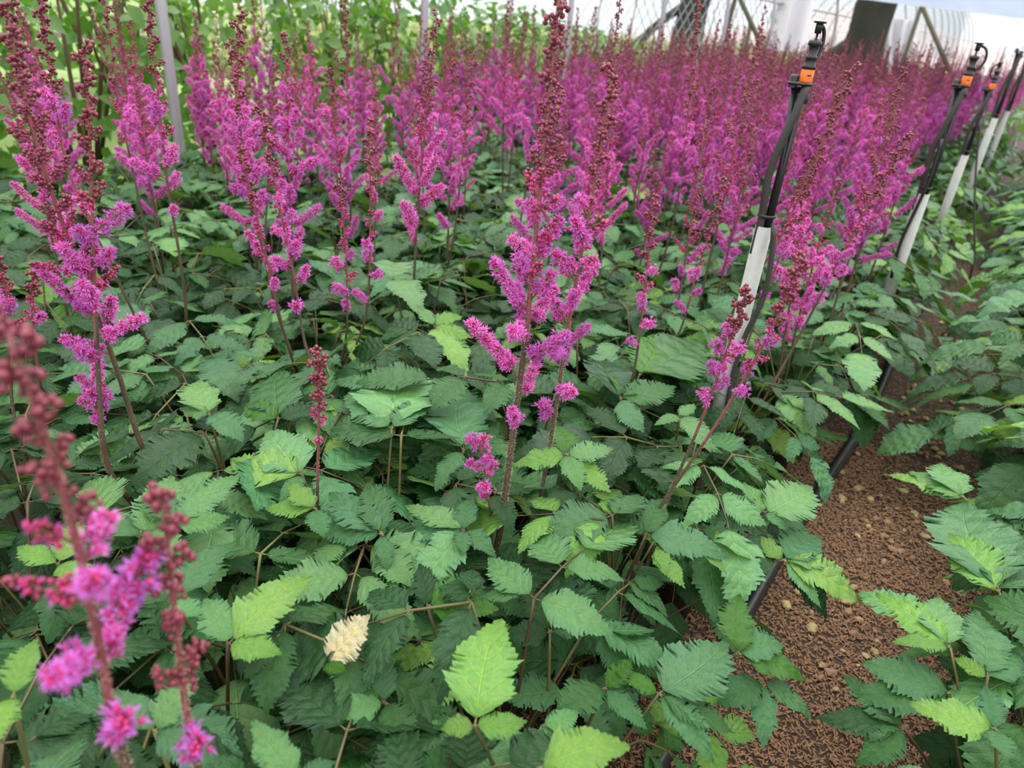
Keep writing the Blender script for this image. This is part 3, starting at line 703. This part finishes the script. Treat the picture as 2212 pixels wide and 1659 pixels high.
# two creamy white spikes among the purple at upper left
M_CREAM = simple('cream_petal', (.75, .68, .52), .6, .2, 100)
for (px, py, y0, lab) in ((598, 330, .45, 'astilbe with cream white bracts on a dark spire, upper left'), (490, 300, .50, 'pale green feathery astilbe plume, upper left')):
    B = G(px, py, .40); me = FS[3 if y0 < .5 else 8].copy(); 
    me.materials[1] = M_CREAM; me.materials[2] = M_CREAM
    if y0 > .45: me.materials[3] = simple('green_petal', (.50, .55, .25), .6, .2, 100); me.materials[4] = me.materials[3]
    pl = ob('potted_astilbe', None, None, Matrix.Translation((B[0], B[1], 0))); ob('pot', POT_ME, pl); ob('flower_spike', me, pl, Matrix.Translation((0, 0, .12)) @ Matrix.Diagonal((1, 1, 1.04, 1)))
    tag(pl, lab, 'potted plant')

# ------------------------------------------------------------------ irrigation
def pipe_obj(name, P, r, m, parent=None, k=10, n=None):
    V, Fc = tube(smooth_path(P, n) if n else P, r, k); return ob(name, mesh(name, A().add(V, Fc, 0), [m]), parent)
ep = [bed(u, .0+.012*math.sin(u*2.1)+.006*math.sin(u*5), .016+.006*math.sin(u*3.3)) for u in np.linspace(-.2, 14, 80)]
tag(pipe_obj('irrigation_pipe', ep, .0155, M_BLACK, None, 12), 'black irrigation pipe lying along the bed edge by the path', 'pipe')
def zrow(xy, row):
    lo, hi = -.5, 1.6
    for _ in range(40):
        m = (lo+hi)/2
        if proj((xy[0], xy[1], m))[1] > row: lo = m
        else: hi = m
    return m
def sprinkler(x, y, zp, zf, label, arm=1, head=True, armyaw=0.0, arms=1.0, sc=1.0):
    S = np.array([sc, sc, 1.0])
    """x, y foot; zp top of the white pipe; zf height of the flange"""
    root = tag(ob('sprinkler', None, None, Matrix.Translation((x, y, 0)) @ Matrix.Rotation(-math.atan2(x, y), 4, 'Z')), label, 'sprinkler', 'riser sprinklers along the bed')
    def add(name, a, m, par=root):
        V, Fc, Mi, U = a.pack(); V = V*S; V[:, 2] = np.where(V[:, 2] > zf, zf+(V[:, 2]-zf)*sc, V[:, 2]); return ob(name, mesh(name, (V, Fc, Mi, U), [m]), par)
    a = A(); a.add(*lathe([(.0095, .0), (.0135, .0), (.0135, zp), (.0108, zp), (.0108, zp-.03)], 18)[:2], 0); add('white_pipe', a, M_PVC)
    a = A(); zs = np.linspace(zp-.04, zf-.004, 10)                     # ribbed black stake, cross-shaped
    for ang in (.4, .4+math.pi/2):
        M = np.array([[math.cos(ang), -math.sin(ang), 0], [math.sin(ang), math.cos(ang), 0], [0, 0, 1]])
        a.add(*box((.0042, .003, (zs[0]+zs[-1])/2), (.0125, .0036, zs[-1]-zs[0]), M), 0)
    a.add(*tube([(.0042, .003, zs[0]), (.0042, .003, (zs[0]+zs[-1])/2), (-.007, .003, zs[-1])], [.0062, .0055, .0045], 10), 0); add('stake', a, M_BLACK)
    h = zf-zp
    a = A(); P = smooth_path([(-.007, -.004, zp-.05), (-.0068, -.004, zp+.02), (-.0085, -.007, zp+.14*h), (-.0135, -.010, zp+.38*h), (-.006, -.012, zp+.62*h), (.006, -.010, zp+.85*h), (.0085, -.005, zf-.012), (.0085, -.003, zf)], 26)
    a.add(*tube(P, .0062, 10), 0); hs = add('hose', a, M_HOSE)
    a = A(); a.add(*lathe([(.0072, zf-.028), (.0088, zf-.026), (.0088, zf-.014), (.0078, zf-.012)], 14, (.0083, -.003, 0))[:2], 0); add('hose_cuff', a, M_BLACK, hs)
    a = A(); a.add(*lathe([(.0128, zp+.015), (.0136, zp+.015), (.0136, zp+.021), (.0128, zp+.021)], 16, (-.001, 0, 0))[:2], 0); add('strap', a, M_BLACK)
    a = A(); V, Fc = lathe([(.0, zf-.001), (.0165, zf-.0015), (.0175, zf+.001), (.0165, zf+.003), (.0, zf+.0035)], 22); a.add(V*np.array([1, .75, 1]), Fc, 0)
    a.add(*lathe([(.0065, zf-.006), (.0065, zf+.010), (.005, zf+.012), (0, zf+.012)], 12, (-.0095, 0, 0))[:2], 0); add('flange', a, M_BLACK)
    if not head: return root
    c = (.0065, 0, 0); z = zf+.003
    a = A(); a.add(*lathe([(.0, z), (.0088, z), (.0092, z+.002), (.0092, z+.0165), (.0085, z+.018), (0, z+.018)], 18, c)[:2], 0)
    cp = add('coupling', a, M_ORANGE); a = A(); a.add(*box((c[0]+.003, -.0092, z+.010), (.005, .0012, .0016)), 0); add('slot', a, M_BLACK, cp)
    z += .018
    a = A(); a.add(*lathe([(.0, z), (.0096, z), (.0096, z+.004), (.0080, z+.006), (.0070, z+.013), (.0082, z+.014), (.0082, z+.0165), (.0062, z+.018), (.0062, z+.026), (.0070, z+.030), (.0092, z+.031), (.0092, z+.0365), (.005, z+.038), (.0018, z+.040), (.0014, z+.050), (0, z+.05)], 18, c)[:2], 0)
    add('nozzle', a, M_BLACK)
    zt = z+.046; a = A(); a.add(*lathe([(.0, zt), (.0045, zt), (.0050, zt+.010), (.0046, zt+.0125), (.0088, zt+.0135), (.0088, zt+.0155), (.0, zt+.016)], 16, c)[:2], 0); add('deflector', a, M_BLACK)
    a = A(); ca, sa = math.cos(armyaw)*arm, math.sin(armyaw); Q = []
    for rr, zz in ((.0065, z+.010), (.012*arms, z+.015), (.0165*arms, z+.027), (.0165*arms, z+.040), (.012*arms, z+.053), (.004, zt+.0105)): Q.append((c[0]+ca*rr, sa*rr, zz))
    Q = smooth_path(Q, 16); V, Fc = tube(Q, .0026, 8); a.add(V, Fc, 0); add('bridge_arm', a, M_BLACK)
    return root
xy = (.416, 1.25)
sprinkler(*xy, zrow(xy, 488), zrow(xy, 182), 'nearest sprinkler, black head with orange collar on a white pipe', 1, True, .9, 1.0, 1.1)
def tip2(px, py, B): return tip_on(px, py, B)
B = np.array([*xy, 0.])*1.0; Bn = B*.985
tag(pipe_obj('supply_hose', [tip2(1672, 488, Bn), tip2(1668, 560, Bn), tip2(1650, 650, Bn), tip2(1612, 715, Bn), tip2(1585, 800, Bn), tip2(1570, 880, Bn)], .0052, M_HOSE, None, 8, 24), 'brown hose hanging beside the nearest white sprinkler pipe', 'hose')
def foot(px, py, dep): d = ray(px, py)*dep; return (d[0], d[1])
x2 = foot(2076, 185, 2.0); sprinkler(*x2, zrow(x2, 418), zrow(x2, 186), 'second sprinkler from the front, D-shaped arm above an orange collar', 1, True, .1, 1.25, 1.35)
x3 = foot(2136, 192, 3.0); sprinkler(*x3, zrow(x3, 335), zrow(x3, 194), 'third sprinkler from the front, small C-shaped arm', -1, True, .2, 1.1, 1.3)
x4 = foot(2200, 118, 3.7); sprinkler(*x4, zrow(x4, 255), zrow(x4, 112), 'fourth sprinkler riser without a collar at the right edge', 1, False, sc=1.35)
x5 = foot(2222, 120, 4.6); sprinkler(*x5, zrow(x5, 240), zrow(x5, 125), 'farthest sprinkler, white pipe cut by the right edge', 1, True, .5, sc=1.3)
B2 = np.array([*x2, 0.])*.99
tag(pipe_obj('supply_hose', [tip2(2035, 300, B2), tip2(2010, 385, B2), tip2(1975, 460, B2), tip2(1945, 520, B2), tip2(1925, 600, B2)], .005, M_BLACK, None, 8, 20), 'black hose slanting down left of the second sprinkler pipe', 'hose')
B3 = np.array([*x3, 0.])*.98
tag(pipe_obj('supply_hose', [tip2(2118, 260, B3), tip2(2108, 360, B3), tip2(2104, 470, B3), tip2(2106, 560, B3), tip2(2092, 612, B3)], .0045, M_HOSE, None, 8, 24), 'thin grey hose hanging down to the path below the third sprinkler', 'hose')

# ------------------------------------------------------------------ tunnel frame behind the bed
W0 = np.array([-1.46, 3.0, 0])
def wall_pt(s, out=0, z=0): return W0+E1*s+E2*out+np.array([0, 0, z])
def hoop(n):
    P = [wall_pt(1.5*n, 0, z) for z in np.linspace(0, 1.05, 6)]
    for a in np.linspace(.08, math.pi, 22):
        P.append(wall_pt(1.5*n, 2.4*(1-math.cos(a)), 1.05+2.0*math.sin(a)))
    for z in np.linspace(.9, 0, 4): P.append(wall_pt(1.5*n, 4.8, z))
    o = pipe_obj('hoop_pipe', np.array(P), .021, M_GALV, None, 10)
    lab = {0: 'grey hoop post behind the flowers at the upper left', 1: 'grey hoop post above the pink plumes, upper centre', 2: 'grey hoop post right behind the tall centre spire', 3: 'grey hoop post in front of the first dark trunk'}.get(n, 'slender grey hoop pipe in the far row at upper right')
    tag(o, lab, 'hoop', 'tunnel hoops')
for n in list(range(0, 22)): hoop(n)
for z, r, lab in ((1.32, .012, 'thin rail running along the far hoops at shoulder height'),):
    tag(pipe_obj('rail', np.array([wall_pt(s, .05, z) for s in np.linspace(4, 34, 12)]), r, M_GALV, None, 8), lab, 'rail')
# netting between the far hoops
a = A(); p = .17
for d in (-1, 1):
    for i in range(-12, 130):
        s0 = 5+i*p; z0, z1 = .75, 2.1; L = (z1-z0)/1.0
        q0 = wall_pt(s0, .08, z0 if d > 0 else z1); q1 = wall_pt(s0+L*1.2, .08, z1 if d > 0 else z0)
        V, Fc = tube([q0, (q0+q1)/2+np.array([0, 0, R_(-.02, .02)]), q1], .0042, 3, False); a.add(V, Fc, 0)
net = ob('wall_back', mesh('wall_back', a, [M_NET]), kind='structure'); net['label'] = 'open diamond netting stretched between the far hoops'; net['category'] = 'netting'
# crossing brace poles
def at(px, py, rngm):
    d = ray(px, py); t = rngm/math.hypot(d[0], d[1]); return np.array([0, 0, CH])+d*t
for k, (q, lab) in enumerate((([(1586, -30, 8.3), (1660, 130, 8.3)], 'dark brace pole slanting down right between the two trunks'), ([(1604, -60, 8.4), (1552, 130, 8.4)], 'dark brace pole leaning left of the slanting one'),
      ([(1622, 50, 8.5), (1606, 130, 8.5)], 'short dark prop under the slanting brace pole'),
      ([(1993, 5, 9.5), (1945, 150, 9.5)], 'olive brace pole of the far inverted V, left leg'), ([(1988, 5, 9.4), (2052, 155, 9.4)], 'olive brace pole of the far inverted V, right leg'))):
    q0, q1 = at(*q[0]), at(*q[1]); q1 = q0+(q1-q0)*(q0[2]/max(.2, q0[2]-q1[2]))
    tag(pipe_obj('brace_pole', np.array([q0, (q0+q1)/2, q1]), [.022, .026, .028], M_POLE, None, 8), lab, 'pole', 'brace poles at the back')
# trunks
def trunk(cx, rngm, wpx, lean, lab, braces):
    b = at(cx, 120, rngm); b[2] = 0; r = wpx/2*rngm/1733; P = []; rr = []
    for z in np.linspace(0, 4.2, 16):
        P.append(b+np.array([lean*z+.03*math.sin(z*3), .02*math.cos(z*2), z])); rr.append(r*(1.35 if z < .1 else 1.0)*(1+.45*max(0, .9-z))*(1-.05*z))
    V, Fc = tube(np.array(P), np.array(rr), 14); V = V+RNG.normal(0, .012, V.shape)
    root = tag(ob('tree', None), lab, 'tree', 'trees behind the netting'); ob('trunk', mesh('trunk', A().add(V, Fc, 0), [M_WOOD]), root)
    for (dx, z0, z1) in braces:
        q0 = b+np.array([dx, -.1, max(0, z0)]); q1 = b+np.array([lean*z1, 0, z1]); V, Fc = tube(np.array([q0, (q0+q1)/2+np.array([0, 0, .06]), q1]), [r*.30, r*.25, r*.3], 9); ob('limb', mesh('limb', A().add(V, Fc, 0), [M_WOOD]), root)
    for k in range(5):
        th = R_(0, 6.28); z0 = R_(2.6, 4.1); q0 = b+np.array([lean*z0, 0, z0]); q1 = q0+np.array([math.cos(th), math.sin(th), .9])*R_(.7, 1.3)
        V, Fc = tube(np.array([q0, (q0*.5+q1*.5)+np.array([0, 0, .1]), q1]), [r*.35, r*.22, r*.1], 7); ob('limb', mesh('limb', A().add(V, Fc, 0), [M_WOOD]), root)
trunk(1462, 11.0, 66, .10, 'dark tree trunk right of centre behind a pale hoop post', [(-.75, .55, 1.35)])
trunk(1842, 12.0, 80, .10, 'dark tree trunk behind the nearest sprinkler head', [(-.75, .35, 1.15)])
# hanging sheets
def sheet(name, q, m, lab, folds=5, amp=.05, kind=None):
    a = A(); n, k = 24, 6; V = []
    for j in range(k):
        for i in range(n):
            f, g = i/(n-1), j/(k-1); t0 = q[0]*(1-f)+q[1]*f; t1 = q[3]*(1-f)+q[2]*f; p = t0*(1-g)+t1*g
            V.append(p+np.array([.3, 1, 0])*amp*math.sin(f*folds*6.28+g*1.5)+np.array([0, 0, 0]))
    Fc = []
    for j in range(k-1):
        for i in range(n-1):
            c = j*n+i; Fc += [(c, c+1, c+n+1), (c, c+n+1, c+n)]
    V = np.array(V); Vb = V+np.array([.004, .012, 0]); a.add(V, Fc, 0)
    if m is not M_FILM: a.add(Vb, np.array(Fc)[:, ::-1], 0)
    return tag(ob(name, mesh(name, a, [m])), lab, 'plastic sheet', None, kind)
sheet('plastic_sheet', [at(1690, -40, 10), at(1765, -40, 10), at(1745, 110, 10), at(1660, 110, 10)], M_WHITE, 'white plastic sheet hanging behind the slanting brace poles', 2)
sheet('plastic_sheet', [at(1895, 38, 13), at(1990, 45, 13), at(1962, 150, 13), at(1915, 150, 13)], M_WHITE, 'white plastic sheet gathered left of the far inverted V', 3)
sheet('plastic_film', [at(1790, -330, 5.2), at(2560, -300, 5.2), at(2480, 74, 8.2), at(1850, -3, 8.2)], M_FILM, 'blue grey film hanging from the roof at the upper right corner', 9, .05)

# ------------------------------------------------------------------ outside: meadow, shrubs, hill
n = 40; a = A(); V = []
for i in range(n):
    for j in range(n):
        p = wall_pt(-6+i*1.3, .25+j*.9); V.append((p[0], p[1], .02+.05*math.sin(i*.9)*math.cos(j*1.3)))
Fc = []
for i in range(n-1):
    for j in range(n-1): c = i*n+j; Fc += [(c, c+1, c+n+1), (c, c+n+1, c+n)]
md = ob('floor_meadow', mesh('floor_meadow', a.add(V, Fc, 0), [M_GRASS]), kind='structure'); md['label'] = 'yellow green meadow beyond the hoops'; md['category'] = 'meadow'
def blades(n, fn, h0, h1, m, name, lab, w=.006):
    a = A(); Vs = []; Fs = []
    for i in range(n):
        p = fn(); h = R_(h0, h1); th = R_(0, 6.28); ln = R_(.05, .35)*h; dx, dy = math.cos(th), math.sin(th); o = np.array([-dy, dx, 0])*w
        md_ = p+np.array([dx*ln*.35, dy*ln*.35, h*.6]); e = p+np.array([dx*ln, dy*ln, h])
        Vs += [p-o, p+o, md_-o*.8, md_+o*.8, e]; k = 5*i; Fs += [(k, k+1, k+3), (k, k+3, k+2), (k+2, k+3, k+4)]
    o = ob(name, mesh(name, a.add(np.array(Vs), np.array(Fs), 0), [m])); return tag(o, lab, 'grass', None, 'stuff')
blades(9000, lambda: wall_pt(R_(4.0, 26), R_(.3, 7)), .35, .85, M_BLADE, 'meadow_grass', 'yellow green long grass growing behind the far hoops', .010)
blades(900, lambda: wall_pt(R_(3.5, 18), R_(.15, 1.8)), .8, 1.25, M_STRAW, 'dry_grass', 'pale dry grass stalks standing in front of the netting', .004)
def shrub_mat():
    m, t, b = new_mat('shrub_leaf'); oi = nd(t, 'ShaderNodeObjectInfo'); tc = nd(t, 'ShaderNodeTexCoord'); nz = nd(t, 'ShaderNodeTexNoise'); nz.inputs['Scale'].default_value = 7
    t.links.new(tc.outputs['Object'], nz.inputs['Vector'])
    c = mixc(t, nz.outputs['Fac'], (.030, .105, .022), (.22, .38, .065)); c = mixc(t, math_n(t, 'MULTIPLY', oi.outputs['Random'], .6), c, (.06, .17, .05))
    t.links.new(c, b.inputs['Base Color']); b.inputs['Roughness'].default_value = .35
    tr = nd(t, 'ShaderNodeBsdfTranslucent'); t.links.new(mixc(t, 1.0, c, (1.3, 1.5, .5), 'MULTIPLY'), tr.inputs[0]); mx = nd(t, 'ShaderNodeMixShader'); mx.inputs[0].default_value = .35
    t.links.new(b.outputs[0], mx.inputs[1]); t.links.new(tr.outputs[0], mx.inputs[2]); t.links.new(mx.outputs[0], t.nodes['Material Output'].inputs[0]); return m
M_SHRUB = shrub_mat(); M_TWIG = simple('shrub_stem', (.10, .06, .03), .8, .4, 20)
SL_V = np.array([(0, 0, 0), (-.30, .28, .05), (0, .33, -.02), (.30, .28, .05), (-.26, .62, .02), (0, .66, -.06), (.26, .62, .02), (0, 1.05, -.16)]); SL_F = np.array([(0, 2, 1), (0, 3, 2), (1, 2, 5), (1, 5, 4), (2, 3, 6), (2, 6, 5), (4, 5, 7), (5, 6, 7)])
SL_ME = mesh('leaf', A().add(SL_V, SL_F, 0), [M_SHRUB])
def rand_leaf(c, rx, rz, s):
    while True:
        q = np.array([R_(-1, 1), R_(-1, 1), R_(-1, 1)])
        if q.dot(q) < 1: break
    q = q/np.linalg.norm(q)*(np.linalg.norm(q)**.35); p = c+q*np.array([rx, rx, rz]); p[2] = max(p[2], .06)
    out = unit(q+np.array([0, 0, .5])+RNG.normal(0, .35, 3)); y = unit(np.cross(out, RNG.normal(0, 1, 3))+np.array([0, 0, -.35])); x, y, z, _ = axes(y, out); k = s*R_(.7, 1.25)
    return mat4(x*k, y*k, z*k, p)
SH = [(-1.6, .75, .62, 1.55), (-.9, .55, .55, 1.30), (-.1, .62, .60, 1.42), (.7, .8, .60, 1.50), (1.45, .6, .50, 1.18), (2.2, .8, .55, 1.22), (2.95, .65, .48, 1.06), (3.7, .75, .5, 1.05), (4.5, .7, .45, .95), (5.4, .8, .45, .86), (-.6, 1.9, .8, 1.9), (.9, 2.1, .8, 1.85), (2.6, 2.0, .7, 1.45), (6.4, .9, .42, .80), (-2.3, .8, .65, 1.6), (-2.0, 2.0, .85, 2.0), (.2, 3.0, .9, 2.0), (1.9, 3.2, .9, 1.8)]
for i, (s, o_, r, h) in enumerate(SH):
    c = wall_pt(s, o_, h*.5); base = wall_pt(s, o_)
    root = tag(ob('leafy_shrub', None, None, Matrix.Translation(base)), ['lime green leafy shrub behind the upper left flowers', 'broad-leaved shrub filling the top left corner'][i % 2] if i < 4 or i in (10, 11, 14, 15, 16, 17) else 'bright leafy shrub behind the upper centre plumes' if i < 8 or i == 12 else 'low shrub at the foot of the dark trunk', 'shrub', 'shrubs outside the hoops')
    cl = np.array([0, 0, h*.5]); a = A()
    for k in range(90): ob('leaf', SL_ME, root, rand_leaf(cl, r, h*.5, .082))
    for k in range(560):
        M = rand_leaf(cl, r*.95, h*.5, .082); a.join((SL_V, SL_F, np.zeros(8, int), np.zeros((8, 2))), M)
    ob('foliage', mesh('foliage', a, [M_SHRUB]), root, kind='stuff')
    a = A()
    for k in range(6):
        th = R_(0, 6.28); a.add(*tube([(0, 0, 0), (math.cos(th)*r*.3, math.sin(th)*r*.3, h*.45), (math.cos(th)*r*.6, math.sin(th)*r*.6, h*.85)], [.012, .009, .004], 5), 0)
    ob('stem', mesh('stem', a, [M_TWIG]), root)
# far hillside
a = A(); V = []; pr = [(1380, 66), (1560, 62), (1700, 48), (1800, 20), (1870, 12), (1990, 52), (2100, 92), (2212, 132), (2400, 150)]
for px, py in pr:
    t = at(px, py, 60); f = at(px, py, 45); b = at(px, py, 75); V += [(f[0], f[1], -.2), (t[0], t[1], t[2]), (b[0], b[1], -.2)]
Fc = []
for i in range(len(pr)-1): c = 3*i; Fc += [(c, c+3, c+4), (c, c+4, c+1), (c+1, c+4, c+5), (c+1, c+5, c+2)]
hl = ob('floor_hill', mesh('floor_hill', a.add(V, Fc, 0), [M_HILL]), kind='structure'); hl['label'] = 'pale pinkish hillside falling away at the upper right'; hl['category'] = 'hill'
